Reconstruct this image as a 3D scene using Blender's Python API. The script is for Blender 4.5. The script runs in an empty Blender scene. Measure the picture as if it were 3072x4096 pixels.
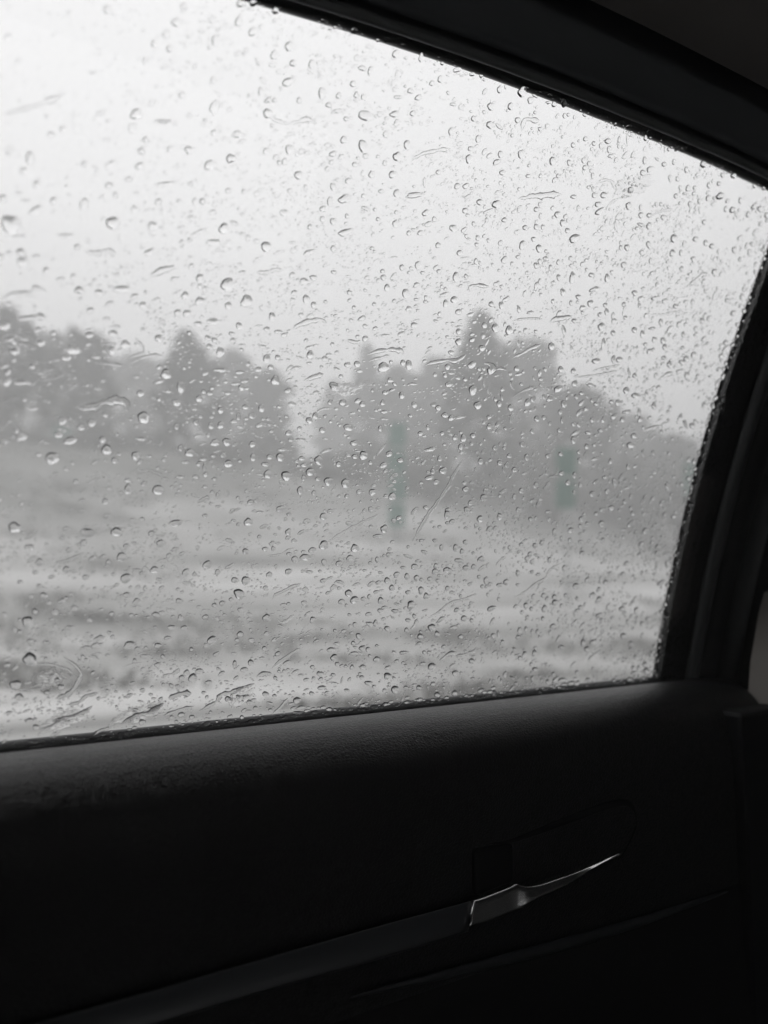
import bpy, bmesh, math, random
import numpy as np
from mathutils import Vector, Matrix, noise as mnoise
random.seed(7)
rng = np.random.default_rng(11)
sc = bpy.context.scene
C = sc.collection

# ------------------------------------------------------------------ camera, sky, sun, exposure
CAM = Vector((0.0, 0.0, 1.15)); YAW = math.radians(32); PITCH = math.radians(5); FPX = 3077.0
FWD = Vector((math.sin(YAW)*math.cos(PITCH), math.cos(YAW)*math.cos(PITCH), math.sin(PITCH)))
RGT = Vector((math.cos(YAW), -math.sin(YAW), 0)); UPV = RGT.cross(FWD)
cd = bpy.data.cameras.new('camera'); cam = bpy.data.objects.new('camera', cd); C.objects.link(cam)
cam.matrix_world = Matrix((( RGT.x, UPV.x, -FWD.x, CAM.x), (RGT.y, UPV.y, -FWD.y, CAM.y), (RGT.z, UPV.z, -FWD.z, CAM.z), (0, 0, 0, 1)))
cd.sensor_fit = 'VERTICAL'; cd.sensor_height = 36.0; cd.lens = FPX/4096*36
cd.clip_start = 0.02; cd.clip_end = 2000
cd.dof.use_dof = True; cd.dof.focus_distance = 0.51; cd.dof.aperture_fstop = 3.6
sc.camera = cam

SUN_EL, SUN_AZ = math.radians(55), math.radians(-35)      # azimuth from +y towards +x
w = bpy.data.worlds.new('World'); sc.world = w; w.use_nodes = True
nt = w.node_tree; nt.nodes.clear()
sky = nt.nodes.new('ShaderNodeTexSky'); sky.sky_type = 'NISHITA'; sky.sun_disc = False
sky.sun_elevation = SUN_EL; sky.sun_rotation = SUN_AZ; sky.air_density = 1.0; sky.dust_density = 6.0; sky.ozone_density = 1.0
hs = nt.nodes.new('ShaderNodeHueSaturation'); hs.inputs['Saturation'].default_value = 0.04
mixc = nt.nodes.new('ShaderNodeMix'); mixc.data_type = 'RGBA'; mixc.inputs['Factor'].default_value = 0.94
mixc.inputs['B'].default_value = (9.45, 9.42, 9.45, 1)      # the even light of a closed cloud cover
bg = nt.nodes.new('ShaderNodeBackground'); bg.inputs['Strength'].default_value = 0.15
wo = nt.nodes.new('ShaderNodeOutputWorld')
nt.links.new(sky.outputs[0], hs.inputs['Color']); nt.links.new(hs.outputs[0], mixc.inputs['A'])
nt.links.new(mixc.outputs['Result'], bg.inputs['Color']); nt.links.new(bg.outputs[0], wo.inputs['Surface'])
sl = bpy.data.lights.new('sun', 'SUN'); sl.energy = 0.5; sl.angle = math.radians(40); sl.color = (1, 0.98, 0.95)
sun = bpy.data.objects.new('sun', sl); C.objects.link(sun)
sdir = Vector((math.cos(SUN_EL)*math.sin(SUN_AZ), math.cos(SUN_EL)*math.cos(SUN_AZ), math.sin(SUN_EL)))
sun.rotation_euler = sdir.to_track_quat('Z', 'Y').to_euler()
vs = sc.view_settings; vs.view_transform = 'Standard'; vs.look = 'None'; vs.exposure = 0.0; vs.gamma = 1; vs.use_curve_mapping = False
cy = sc.cycles
cy.use_denoising = True; cy.use_adaptive_sampling = False; cy.max_bounces = 8; cy.transmission_bounces = 8; cy.transparent_max_bounces = 24
cy.diffuse_bounces = 2; cy.glossy_bounces = 3; cy.volume_bounces = 1; cy.caustics_refractive = True; cy.caustics_reflective = False
cy.sample_clamp_indirect = 4.0

# ------------------------------------------------------------------ geometry of the glass plane
TILT = math.radians(17); GD = 0.45
GN = Vector((0, math.cos(TILT), math.sin(TILT)))          # out of the car
GV = Vector((0, -math.sin(TILT), math.cos(TILT)))         # up along the pane
G0 = Vector((0, GD, CAM.z))
def ray(px, py): return FWD + RGT*((px-1536)/FPX) - UPV*((py-2048)/FPX)
def on_glass(px, py, q=0.0):
    """the point of the plane q metres inside the pane that the photograph shows at px, py"""
    d = ray(px, py); t = (G0 - GN*q - CAM).dot(GN)/d.dot(GN)
    return CAM + d*t
def on_y(px, py, y):
    d = ray(px, py); return CAM + d*(y/d.y)
def on_dist(px, dist):
    d = ray(px, 2318); h = Vector((d.x, d.y, 0)); return CAM + h*(dist/h.length)
def glass_uv(p): r = p - G0; return r.x, r.dot(GV)
def from_uv(u, v, q=0.0): return G0 + Vector((u, 0, 0)) + GV*v - GN*q

# ------------------------------------------------------------------ materials
def mat(name, col=(0.5, 0.5, 0.5), rough=0.5, metal=0.0, spec=0.5):
    m = bpy.data.materials.new(name); m.use_nodes = True; b = m.node_tree.nodes['Principled BSDF']
    b.inputs['Base Color'].default_value = (*col, 1); b.inputs['Roughness'].default_value = rough; b.inputs['Metallic'].default_value = metal
    b.inputs['Specular IOR Level'].default_value = spec
    return m, m.node_tree.nodes, m.node_tree.links, b
def coords(n, l, scale=(1, 1, 1), rot=(0, 0, 0)):
    tc = n.new('ShaderNodeTexCoord'); mp = n.new('ShaderNodeMapping'); mp.inputs['Scale'].default_value = scale; mp.inputs['Rotation'].default_value = rot
    l.new(tc.outputs['Object'], mp.inputs[0]); return mp.outputs[0]
def tex(n, l, vec, scale, detail=4, rough=0.5, dist=0.0):
    t = n.new('ShaderNodeTexNoise'); t.inputs['Scale'].default_value = scale; t.inputs['Detail'].default_value = detail
    t.inputs['Roughness'].default_value = rough; t.inputs['Distortion'].default_value = dist; l.new(vec, t.inputs['Vector']); return t.outputs['Fac']
def ramp(n, l, fac, stops):
    r = n.new('ShaderNodeValToRGB'); e = r.color_ramp.elements
    while len(e) < len(stops): e.new(0.5)
    for k, (p, c) in enumerate(stops): e[k].position = p; e[k].color = (*c, 1)
    l.new(fac, r.inputs[0]); return r.outputs[0]
def bump(n, l, b, h, strength, dist):
    bp = n.new('ShaderNodeBump'); bp.inputs['Strength'].default_value = strength; bp.inputs['Distance'].default_value = dist
    l.new(h, bp.inputs['Height']); l.new(bp.outputs[0], b.inputs['Normal'])
M = {}
# grained door leather
m, n, l, b = mat('grained_leather', (0.013, 0.013, 0.014), 0.34, spec=0.4); M['leather'] = m
v = coords(n, l, (0.75, 1, 1)); vo = n.new('ShaderNodeTexVoronoi'); vo.feature = 'DISTANCE_TO_EDGE'; vo.inputs['Scale'].default_value = 560
dn = n.new('ShaderNodeTexNoise'); dn.inputs['Scale'].default_value = 160; dn.inputs['Detail'].default_value = 3; l.new(v, dn.inputs['Vector'])
mx = n.new('ShaderNodeMix'); mx.data_type = 'VECTOR'; mx.inputs['Factor'].default_value = 0.004; l.new(v, mx.inputs['A']); l.new(dn.outputs['Color'], mx.inputs['B'])
l.new(mx.outputs['Result'], vo.inputs['Vector'])
mr = n.new('ShaderNodeMapRange'); mr.inputs['From Max'].default_value = 0.22; l.new(vo.outputs['Distance'], mr.inputs['Value'])
big = tex(n, l, v, 60, 3); ad = n.new('ShaderNodeMath'); ad.operation = 'MULTIPLY_ADD'; ad.inputs[1].default_value = 4.0; l.new(mr.outputs[0], ad.inputs[0]); l.new(big, ad.inputs[2])
bump(n, l, b, ad.outputs[0], 0.5, 0.00012)
rr = n.new('ShaderNodeMapRange'); rr.inputs['To Min'].default_value = 0.32; rr.inputs['To Max'].default_value = 0.37; l.new(big, rr.inputs['Value']); l.new(rr.outputs[0], b.inputs['Roughness'])
def plastic(key, col, rough, sc_=900, st=0.25):
    m, n, l, b = mat(key, col, rough); M[key] = m
    v = coords(n, l); h = tex(n, l, v, sc_, 2); bump(n, l, b, h, st, 0.0003)
    g = tex(n, l, v, 14, 4); r_ = n.new('ShaderNodeMapRange'); r_.inputs['To Min'].default_value = rough-0.06; r_.inputs['To Max'].default_value = rough+0.1
    l.new(g, r_.inputs['Value']); l.new(r_.outputs[0], b.inputs['Roughness'])
plastic('black_plastic', (0.010, 0.0105, 0.012), 0.5); M['black_plastic'].node_tree.nodes['Principled BSDF'].inputs['Specular IOR Level'].default_value = 0.2
plastic('lower_plastic', (0.008, 0.008, 0.0085), 0.55, 1400, 0.4); M['lower_plastic'].node_tree.nodes['Principled BSDF'].inputs['Specular IOR Level'].default_value = 0.25
plastic('rubber', (0.010, 0.011, 0.012), 0.42)
plastic('frame_plastic', (0.28, 0.30, 0.32), 0.4)
plastic('side_rubber', (0.08, 0.083, 0.088), 0.42)
plastic('lip_rubber', (0.36, 0.375, 0.38), 0.5)
plastic('strip_paint', (0.045, 0.048, 0.054), 0.34, 2500, 0.05)
plastic('beige_trim', (0.44, 0.415, 0.385), 0.75, 700, 0.5)
plastic('body_paint', (0.015, 0.016, 0.018), 0.3, 2000, 0.02)
m, n, l, b = mat('headliner_cloth', (0.62, 0.585, 0.55), 0.95); M['cloth'] = m
v = coords(n, l); h = tex(n, l, v, 1500, 2); bump(n, l, b, h, 0.5, 0.0005)
m, n, l, b = mat('chrome', (0.78, 0.78, 0.78), 0.24, 1.0); M['chrome'] = m
v = coords(n, l, (1, 1, 12)); h = tex(n, l, v, 300, 2); bump(n, l, b, h, 0.04, 0.0003)
# water
m = bpy.data.materials.new('rain_water'); m.use_nodes = True; n = m.node_tree.nodes; l = m.node_tree.links; n.clear()
gl = n.new('ShaderNodeBsdfGlass'); gl.inputs['IOR'].default_value = 1.333; gl.inputs['Roughness'].default_value = 0.0
o_ = n.new('ShaderNodeOutputMaterial'); l.new(gl.outputs[0], o_.inputs['Surface']); M['water'] = m
# side window: thin sheet, lightly tinted, reflects by Fresnel
def pane_mat(key, tint):
    m = bpy.data.materials.new(key); m.use_nodes = True; n = m.node_tree.nodes; l = m.node_tree.links; n.clear()
    tr = n.new('ShaderNodeBsdfTransparent'); tr.inputs[0].default_value = (*tint, 1)
    gs = n.new('ShaderNodeBsdfGlossy'); gs.inputs['Roughness'].default_value = 0.02
    fr = n.new('ShaderNodeFresnel'); ge = n.new('ShaderNodeNewGeometry'); mi = n.new('ShaderNodeMapRange')
    mi.inputs['To Min'].default_value = 1.45; mi.inputs['To Max'].default_value = 1/1.45      # both faces of the thin sheet reflect alike
    l.new(ge.outputs['Backfacing'], mi.inputs['Value']); l.new(mi.outputs[0], fr.inputs['IOR'])
    mx = n.new('ShaderNodeMixShader'); l.new(fr.outputs[0], mx.inputs[0]); l.new(tr.outputs[0], mx.inputs[1]); l.new(gs.outputs[0], mx.inputs[2])
    o_ = n.new('ShaderNodeOutputMaterial'); l.new(mx.outputs[0], o_.inputs['Surface']); M[key] = m
pane_mat('window_glass', (0.962, 0.962, 0.964)); pane_mat('far_glass', (0.88, 0.88, 0.88))
# ground
m, n, l, b = mat('field_soil', rough=0.85); M['ground'] = m
v = coords(n, l, (0.13, 1.0, 1.0), (0, 0, YAW+0.34)); a1 = tex(n, l, v, 0.75, 5, 0.6, 0.6); v2 = coords(n, l, (0.10, 1, 1), (0, 0, YAW+0.40)); a2 = tex(n, l, v2, 2.4, 5, 0.6)
mm = n.new('ShaderNodeMix'); mm.inputs['Factor'].default_value = 0.5; l.new(a1, mm.inputs['A']); l.new(a2, mm.inputs['B'])
soil = ramp(n, l, mm.outputs['Result'], [(0.36, (0.17, 0.17, 0.165)), (0.45, (0.36, 0.36, 0.35)), (0.53, (0.50, 0.497, 0.49)), (0.62, (0.68, 0.678, 0.67))])
tcg = n.new('ShaderNodeTexCoord'); sx = n.new('ShaderNodeSeparateXYZ'); l.new(tcg.outputs['Object'], sx.inputs[0])       # bank painted darker upward, standing in for mist that blends it into the trees
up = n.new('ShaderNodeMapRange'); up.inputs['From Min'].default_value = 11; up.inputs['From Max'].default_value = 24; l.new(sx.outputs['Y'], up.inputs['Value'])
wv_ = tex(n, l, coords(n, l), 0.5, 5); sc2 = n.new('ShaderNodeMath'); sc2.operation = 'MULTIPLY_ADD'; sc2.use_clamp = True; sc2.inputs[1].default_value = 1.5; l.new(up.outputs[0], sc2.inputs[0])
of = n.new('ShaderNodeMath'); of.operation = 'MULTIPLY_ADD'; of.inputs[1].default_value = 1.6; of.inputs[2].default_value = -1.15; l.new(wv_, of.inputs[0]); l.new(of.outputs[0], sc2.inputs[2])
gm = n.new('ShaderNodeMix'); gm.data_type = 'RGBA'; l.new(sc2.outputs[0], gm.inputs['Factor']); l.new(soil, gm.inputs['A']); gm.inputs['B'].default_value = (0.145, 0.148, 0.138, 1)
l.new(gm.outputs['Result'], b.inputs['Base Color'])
m, n, l, b = mat('wet_asphalt', (0.05, 0.05, 0.052), 0.5, spec=0.3); M['asphalt'] = m
v = coords(n, l); l.new(ramp(n, l, tex(n, l, v, 40, 6), [(0.3, (0.022, 0.022, 0.024)), (0.7, (0.045, 0.045, 0.046))]), b.inputs['Base Color'])
rr = n.new('ShaderNodeMapRange'); rr.inputs['To Min'].default_value = 0.45; rr.inputs['To Max'].default_value = 0.75; l.new(tex(n, l, v, 1.2, 4), rr.inputs['Value']); l.new(rr.outputs[0], b.inputs['Roughness'])
m, n, l, b = mat('road_line', (0.7, 0.7, 0.68), 0.5); M['line'] = m
def foliage(key, c0, c1):
    m, n, l, b = mat(key, rough=0.7); M[key] = m
    v = coords(n, l); l.new(ramp(n, l, tex(n, l, v, 1.3, 4), [(0.35, c0), (0.65, c1)]), b.inputs['Base Color'])
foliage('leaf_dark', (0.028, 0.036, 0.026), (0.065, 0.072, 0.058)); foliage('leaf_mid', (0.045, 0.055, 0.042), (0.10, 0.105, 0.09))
foliage('dry_leaf', (0.10, 0.105, 0.095), (0.20, 0.20, 0.185)); foliage('dry_grass', (0.15, 0.15, 0.14), (0.30, 0.298, 0.285)); foliage('dark_grass', (0.035, 0.038, 0.030), (0.09, 0.09, 0.075)); foliage('bark', (0.05, 0.045, 0.04), (0.10, 0.09, 0.08))
m, n, l, b = mat('green_board', (0.03, 0.20, 0.13), 0.45); M['green'] = m
v = coords(n, l); l.new(ramp(n, l, tex(n, l, v, 6, 4), [(0.3, (0.065, 0.15, 0.12)), (0.7, (0.09, 0.19, 0.155))]), b.inputs['Base Color'])
m, n, l, b = mat('deep_green_board', (0.02, 0.11, 0.075), 0.45); M['deep_green'] = m
v = coords(n, l); l.new(ramp(n, l, tex(n, l, v, 6, 4), [(0.3, (0.015, 0.085, 0.055)), (0.7, (0.025, 0.13, 0.09))]), b.inputs['Base Color'])
m, n, l, b = mat('galvanised_steel', (0.35, 0.36, 0.36), 0.45, 0.8); M['steel'] = m

# ------------------------------------------------------------------ helpers
def mesh_obj(name, verts, faces, material, parent=None, smooth=True, flat_from=None):
    me = bpy.data.meshes.new(name); me.from_pydata([tuple(p) for p in verts], [], faces); me.update()
    if smooth:
        me.polygons.foreach_set('use_smooth', [flat_from is None or i < flat_from for i in range(len(me.polygons))])
    me.materials.append(M[material]); o = bpy.data.objects.new(name, me); C.objects.link(o)
    if parent: o.parent = parent
    return o
def tag(o, label, cat=None, group=None, kind=None):
    o['label'] = label
    if cat: o['category'] = cat
    if group: o['group'] = group
    if kind: o['kind'] = kind
    return o
def struct(o): o['kind'] = 'structure'; return o
def empty(name, loc):
    o = bpy.data.objects.new(name, None); C.objects.link(o); o.location = loc; o.empty_display_size = 0.1; return o
def put(o, parent):        # keep a world-space mesh in place under a moved parent
    o.parent = parent; o.matrix_parent_inverse = Matrix.Translation(-parent.location); return o
def boxm(name, lo, hi, material, parent=None, bev=0.0):
    bm = bmesh.new(); bmesh.ops.create_cube(bm, size=1)
    for q in bm.verts: q.co = Vector([lo[i] + (q.co[i]+0.5)*(hi[i]-lo[i]) for i in range(3)])
    if bev: bmesh.ops.bevel(bm, geom=bm.edges[:], offset=bev, segments=2, affect='EDGES', profile=0.6)
    me = bpy.data.meshes.new(name); bm.to_mesh(me); bm.free(); me.materials.append(M[material])
    o = bpy.data.objects.new(name, me); C.objects.link(o)
    if parent: put(o, parent)
    return o
def resample(pts, n):
    """smooth (Catmull-Rom) curve through pts, n points at equal steps"""
    P = [Vector(p) for p in pts]; P = [P[0]*2-P[1]] + P + [P[-1]*2-P[-2]]; out = []
    for i in range(1, len(P)-2):
        for k in range(24):
            t = k/24; a, b_, c, d = P[i-1:i+3]
            out.append(0.5*((2*b_) + (c-a)*t + (2*a-5*b_+4*c-d)*t*t + (3*b_-a-3*c+d)*t**3))
    out.append(P[-2]); L = [0]
    for i in range(1, len(out)): L.append(L[-1] + (out[i]-out[i-1]).length)
    res = []; j = 0
    for k in range(n):
        s = L[-1]*k/(n-1)
        while j < len(L)-2 and L[j+1] < s: j += 1
        f = (s-L[j])/max(L[j+1]-L[j], 1e-9); res.append(out[j].lerp(out[j+1], min(f, 1)))
    return res
def smooth_profile(pts, n): return [(p.x, p.y) for p in resample([Vector((a, b_, 0)) for a, b_ in pts], n)]
def sweep(name, path, axes, profile, material, parent, close=False):
    """profile (a, b) carried along path; axes(i) gives the two directions at point i"""
    V, F = [], []; k = len(profile)
    for i, p in enumerate(path):
        A, B = axes(i)
        for a, b_ in profile: V.append(p + A*a + B*b_)
    for i in range(len(path)-1):
        for j in range(k if close else k-1):
            j2 = (j+1) % k; F.append((i*k+j, i*k+j2, (i+1)*k+j2, (i+1)*k+j))
    if close: F.append(tuple(range(k))[::-1]); F.append(tuple((len(path)-1)*k+j for j in range(k)))
    o = mesh_obj(name, V, F, material)
    me = o.data; bm = bmesh.new(); bm.from_mesh(me); bmesh.ops.recalc_face_normals(bm, faces=bm.faces[:]) if close else None; bm.to_mesh(me); bm.free()
    if close:
        me.polygons[-1].use_smooth = False; me.polygons[-2].use_smooth = False
    put(o, parent); return o

# ------------------------------------------------------------------ ground, road
def ground_z(x, y):
    t = min(max((y-6.5)/22.0, 0), 1); s = t*t*(3-2*t)
    z = 5.6*s
    if y > 6: z += 0.22*min((y-6)/6, 1)*mnoise.noise(Vector((x*0.12, y*0.3, 1.7))) + 0.6*min((y-6)/30, 1)*mnoise.noise(Vector((x*0.03, y*0.03, 5.1)))
    return z
xs = np.concatenate([np.linspace(-300, -30, 14), np.linspace(-25, 70, 96), np.linspace(80, 300, 12)])
ys = np.concatenate([np.linspace(-200, -12, 10), np.linspace(-10, 6, 9), np.linspace(6.4, 50, 90), np.linspace(55, 300, 16)])
V = [(x, y, ground_z(x, y)) for y in ys for x in xs]; nx = len(xs)
F = [(j*nx+i, j*nx+i+1, (j+1)*nx+i+1, (j+1)*nx+i) for j in range(len(ys)-1) for i in range(nx-1)]
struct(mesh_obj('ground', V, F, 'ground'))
struct(mesh_obj('road', [(-300, -7, .006), (300, -7, .006), (300, 5.6, .006), (-300, 5.6, .006)], [(0, 1, 2, 3)], 'asphalt'))
struct(mesh_obj('road_edge_line', [(-300, 5.0, .010), (300, 5.0, .010), (300, 5.15, .010), (-300, 5.15, .010)], [(0, 1, 2, 3)], 'line'))

# ------------------------------------------------------------------ trees and shrubs in the rain
def leaf_cloud(centres, n_each, size):
    """many small leaf faces spread through clump ellipsoids: (centre, radii)"""
    V, F = [], []
    for c, r in centres:
        d = rng.normal(size=(n_each, 3)); d /= np.linalg.norm(d, axis=1)[:, None]
        p = np.array(c) + d*(rng.random(n_each)**0.45)[:, None]*np.array(r)
        for q in p:
            a = rng.normal(size=3); a /= np.linalg.norm(a); b_ = np.cross(a, rng.normal(size=3)); b_ /= np.linalg.norm(b_)
            s = size*(0.6+0.8*rng.random()); k = len(V)
            V += [tuple(q - a*s), tuple(q + b_*s*0.45), tuple(q + a*s), tuple(q - b_*s*0.45)]; F.append((k, k+1, k+2, k+3))
    return V, F
def tube(V, F, pts, rads, seg=7):
    k0 = len(V); pts = [Vector(p) for p in pts]
    for i, p in enumerate(pts):
        t = (pts[min(i+1, len(pts)-1)] - pts[max(i-1, 0)]).normalized(); a = t.orthogonal().normalized(); b_ = t.cross(a)
        for j in range(seg):
            th = 2*math.pi*j/seg; V.append(p + (a*math.cos(th)+b_*math.sin(th))*rads[i])
    for i in range(len(pts)-1):
        for j in range(seg): F.append((k0+i*seg+j, k0+i*seg+(j+1) % seg, k0+(i+1)*seg+(j+1) % seg, k0+(i+1)*seg+j))
def tree(px, top_py, hw_px, dist, form, label, mat_='leaf_dark'):
    base = on_dist(px, dist); base.z = ground_z(base.x, base.y) - 0.1
    d = ray(px, top_py); hlen = math.hypot(d.x, d.y); top = CAM.z + d.z/hlen*dist
    H = top - base.z; R = hw_px/FPX*dist; crown_lo = H*0.16
    root = empty('tree', base); tag(root, label, 'tree', 'trees fading into the rain beyond the field')
    V, F = [], []; trunk = [Vector((mnoise.noise(Vector((px, k, 0)))*0.12*k, mnoise.noise(Vector((px, k, 9)))*0.12*k, H*0.9*k/6)) for k in range(7)]
    tube(V, F, trunk, [H*0.018*(1-0.14*k) for k in range(7)])
    cl = []; N = 100
    for i in range(N):
        f = ((i+0.5)/N)**0.72; z = crown_lo + (H-crown_lo)*f
        if form == 'peak': rr_ = R*(1-f)**0.55
        else: rr_ = R*math.sqrt(max(0.0, 1-max(0, 2*f-0.75)**2/1.5625))
        rr_ = rr_*(0.85+0.35*mnoise.noise(Vector((px*0.01, f*5, 2)))) + R*0.04
        a = i*2.4 + random.random()*0.8; q = rr_*math.sqrt(random.random())*0.9; c = Vector((math.cos(a)*q, math.sin(a)*q, z - 0.3*random.random()))
        rc = max(R*0.155, H*0.022)*(0.45+0.8*random.random())*(0.35+0.65*(1-f)**0.4); zc = min(rc*0.8, max(H-c.z, 0.12))
        cl.append((c, (rc, rc, zc)))
        k = min(int(f*5)+1, 5); st = trunk[k]*0.9 if k else trunk[0]; st = Vector((trunk[k].x, trunk[k].y, max(c.z-0.5*rc-0.3, H*0.15)))
        tube(V, F, [st, st.lerp(c, 0.6)+Vector((0, 0, 0.1)), c], [H*0.006, H*0.004, H*0.002], 5)
    for k in range(18):                                   # twigs that break the outline
        a = random.random()*6.28; q = R*random.uniform(.1, .75); zt = H*(1.0-0.30*(q/R)**2 if form == 'dome' else 1-0.55*q/R)*random.uniform(.93, 1.0)
        cl.append((Vector((math.cos(a)*q, math.sin(a)*q, zt)), (R*0.04, R*0.04, H*random.uniform(.02, .055))))
    t = mesh_obj('trunk', V, F, 'bark', root)
    V, F = leaf_cloud(cl, 62, 0.0058*dist)
    mesh_obj('crown', V, F, mat_, root, smooth=False)
    return root
TREES = [(-40, 1225, 190, 27, 'dome', 'tall dark tree cut by the left edge, behind streaked glass'),
 (150, 1330, 150, 38, 'dome', 'slim dark tree just inside the left edge of the window'),
 (300, 1325, 190, 28, 'dome', 'round topped dark tree, second clear bump from the left'),
 (520, 1430, 230, 41, 'dome', 'low broad tree in the dip of the left wood'),
 (730, 1325, 200, 27, 'peak', 'peaked tree in the middle of the left wood'),
 (920, 1415, 170, 37, 'dome', 'tree on the sloping shoulder right of the left peak'),
 (1060, 1485, 120, 34, 'dome', 'last tree of the left wood before the pale gap'),
 (1330, 1530, 120, 50, 'peak', 'pale grey tree left of the tallest thin one'),
 (1465, 1385, 110, 40, 'peak', 'tallest thin conifer top between both woods'),
 (1590, 1470, 130, 38, 'dome', 'grey tree right of the tallest thin one'),
 (1760, 1440, 190, 39, 'dome', 'dark tree on the left shoulder of the big clump'),
 (1935, 1250, 260, 27, 'peak', 'biggest dark tree whose crown tops the right clump'),
 (2120, 1365, 220, 35, 'dome', 'broad dark tree leaning on the right of the biggest one'),
 (2330, 1555, 200, 30, 'dome', 'rounded tree lower on the right slope of the clump'),
 (2530, 1670, 190, 42, 'dome', 'grey rounded tree further down the right slope'),
 (2700, 1745, 180, 35, 'dome', 'pale rounded tree close to the window channel'),
 (2880, 1850, 180, 44, 'dome', 'faint tree half hidden by the window channel')]
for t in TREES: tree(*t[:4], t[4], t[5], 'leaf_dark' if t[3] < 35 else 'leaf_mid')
def shrub(px, top_py, hw_px, dist, label):
    base = on_dist(px, dist); base.z = ground_z(base.x, base.y) - 0.1
    d = ray(px, top_py); H = max(CAM.z + d.z/math.hypot(d.x, d.y)*dist - base.z, 0.6); R = hw_px/FPX*dist
    root = empty('shrub', base); tag(root, label, 'shrub', 'shrubs along the foot of the trees')
    V, F = [], []; cl = []
    for i in range(9):
        a = random.random()*6.28; q = R*random.random()**0.6*0.75; c = Vector((math.cos(a)*q, math.sin(a)*q, H*(0.25+0.5*random.random())*(1-0.3*q/R)))
        cl.append((c, (R*0.38, R*0.38, H*0.27))); tube(V, F, [(0, 0, 0), c*0.6, c], [0.05, 0.035, 0.015], 5)
    mesh_obj('stem', V, F, 'bark', root); V, F = leaf_cloud(cl, 110, 0.0065*dist); mesh_obj('foliage', V, F, 'dry_leaf', root, smooth=False)
where = ['below the far left tree', 'under the slim left tree', 'under the second bump of the left wood', 'in the dip of the left wood', 'below the left peak', 'right of the left peak foot',
         'at the right end of the left wood', 'in the pale gap', 'below the thin grey conifer', 'below the tallest spire', 'between the spires and the big clump', 'below the left shoulder of the big clump',
         'at the foot of the biggest tree', 'right of the biggest tree foot', 'on the right slope of the clump', 'further down the right slope', 'next to the window channel']
for i, wh in enumerate(where): shrub(40+i*168, 1760+70*math.sin(i*1.9)+(70 if i == 7 else 0), 150, 27+2*math.sin(i*2.3), 'low grey green shrub ' + wh)

# tussocks of rough grass on the bank: nobody could count them
V, F = [], []
for i in range(900):
    px = random.uniform(-200, 3100); dist = random.uniform(6.5, 24)
    c = on_dist(px, dist); k0 = mnoise.noise(Vector((c.dot(RGT)*0.22, c.dot(Vector((FWD.x, FWD.y, 0)))*0.9, 3.3)))
    if k0 < 0.12: continue
    c.z = ground_z(c.x, c.y)
    for j in range(18):
        o = RGT*random.gauss(0, 0.32) + Vector((FWD.x, FWD.y, 0))*random.gauss(0, 0.09); h = random.uniform(.05, .15); s = 0.02+0.02*random.random()
        b0 = c + o; tip = b0 + Vector((random.gauss(0, .08), random.gauss(0, .08), h)); k = len(V); sd = Vector((random.gauss(0, 1), random.gauss(0, 1), 0)).normalized()*s
        V += [b0 - sd, b0 + sd, tip]; F.append((k, k+1, k+2))
tag(mesh_obj('grass', V, F, 'dry_grass', smooth=False), 'tussocks of rough grass on the pale bank', 'grass', kind='stuff')

# green boards on posts at the roadside
def board(px, top_py, bot_py, w_px, dist, label, tall, paint='green'):
    base = on_dist(px, dist); base.z = ground_z(base.x, base.y)
    zt = lambda py: CAM.z + ray(px, py).z/math.hypot(*ray(px, py).xy)*dist
    root = empty('marker_board', base); tag(root, label, 'roadside marker', 'green roadside marker boards'); root.rotation_euler.z = -YAW
    H = zt(top_py)-base.z; lo = max(zt(bot_py)-base.z, 0.25); W = w_px/FPX*dist/2
    def lb(name, a, b_, m_):
        o = boxm(name, a, b_, m_, bev=0.006); o.parent = root
    step = (H-lo)/tall
    for k in range(tall):                                  # paddles one above the other with gaps between
        lb('board', (-W*(1-0.12*(k % 2)), -0.02, lo+step*k+step*0.12), (W*(0.86+0.14*(k % 2)), 0.02, lo+step*(k+1)), paint)
    lb('post', (-0.025, 0.021, 0), (0.025, 0.07, H-0.05), 'steel'); lb('foot_plate', (-0.11, -0.05, 0.0), (0.11, 0.16, 0.03), 'steel')
board(225, 1700, 2200, 75, 25, 'tall pale green paddle marker nearest the left edge', 3)
board(1590, 1690, 2240, 72, 18, 'tall green paddle marker upright below the conifer tops', 4)
board(2272, 1790, 2050, 80, 16, 'dark green paddle marker below the right slope of the clump', 2, 'deep_green')
board(2795, 1850, 2010, 80, 21, 'small green paddle marker beside the window channel', 1, 'deep_green')

# ------------------------------------------------------------------ the car
SILL = [on_glass(x, 3008-0.1108*x) for x in (0, 2640)]
ZS = (SILL[0].z+SILL[1].z)/2; YS = GD - math.tan(TILT)*(ZS-CAM.z)
print('sill', SILL, ZS, YS)
top_px = [(-900, -560), (-200, -345), (560, -150), (1055, 0), (1394, 102), (1774, 226), (2048, 322), (2406, 457), (2813, 623), (3072, 741), (3300, 850)]
TOP = [on_glass(*p) for p in top_px]
side_px = [(3290, 560), (3170, 830), (3072, 1061), (3005, 1252), (2937, 1450), (2850, 1734), (2776, 2030), (2727, 2171), (2702, 2338), (2665, 2517), (2637, 2712), (2616, 2900)]
_f = np.polyfit([p[1] for p in side_px[2:-1]], [p[0]+20 for p in side_px[2:-1]], 2)       # one smooth curve through the readings
side_px = [(float(np.polyval(_f, y)), y) for y in (500, 800, 1100, 1400, 1700, 2000, 2300, 2500, 2712, 2900)]
SIDE = [on_glass(*p) for p in side_px]
print('top', TOP[0], TOP[-1], 'side', SIDE[0], SIDE[-1])
car = empty('car', (0.0, 0.0, 0.0)); tag(car, 'dark car cabin seen from inside around a rain covered side window', 'car')
INW = -GN
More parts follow.
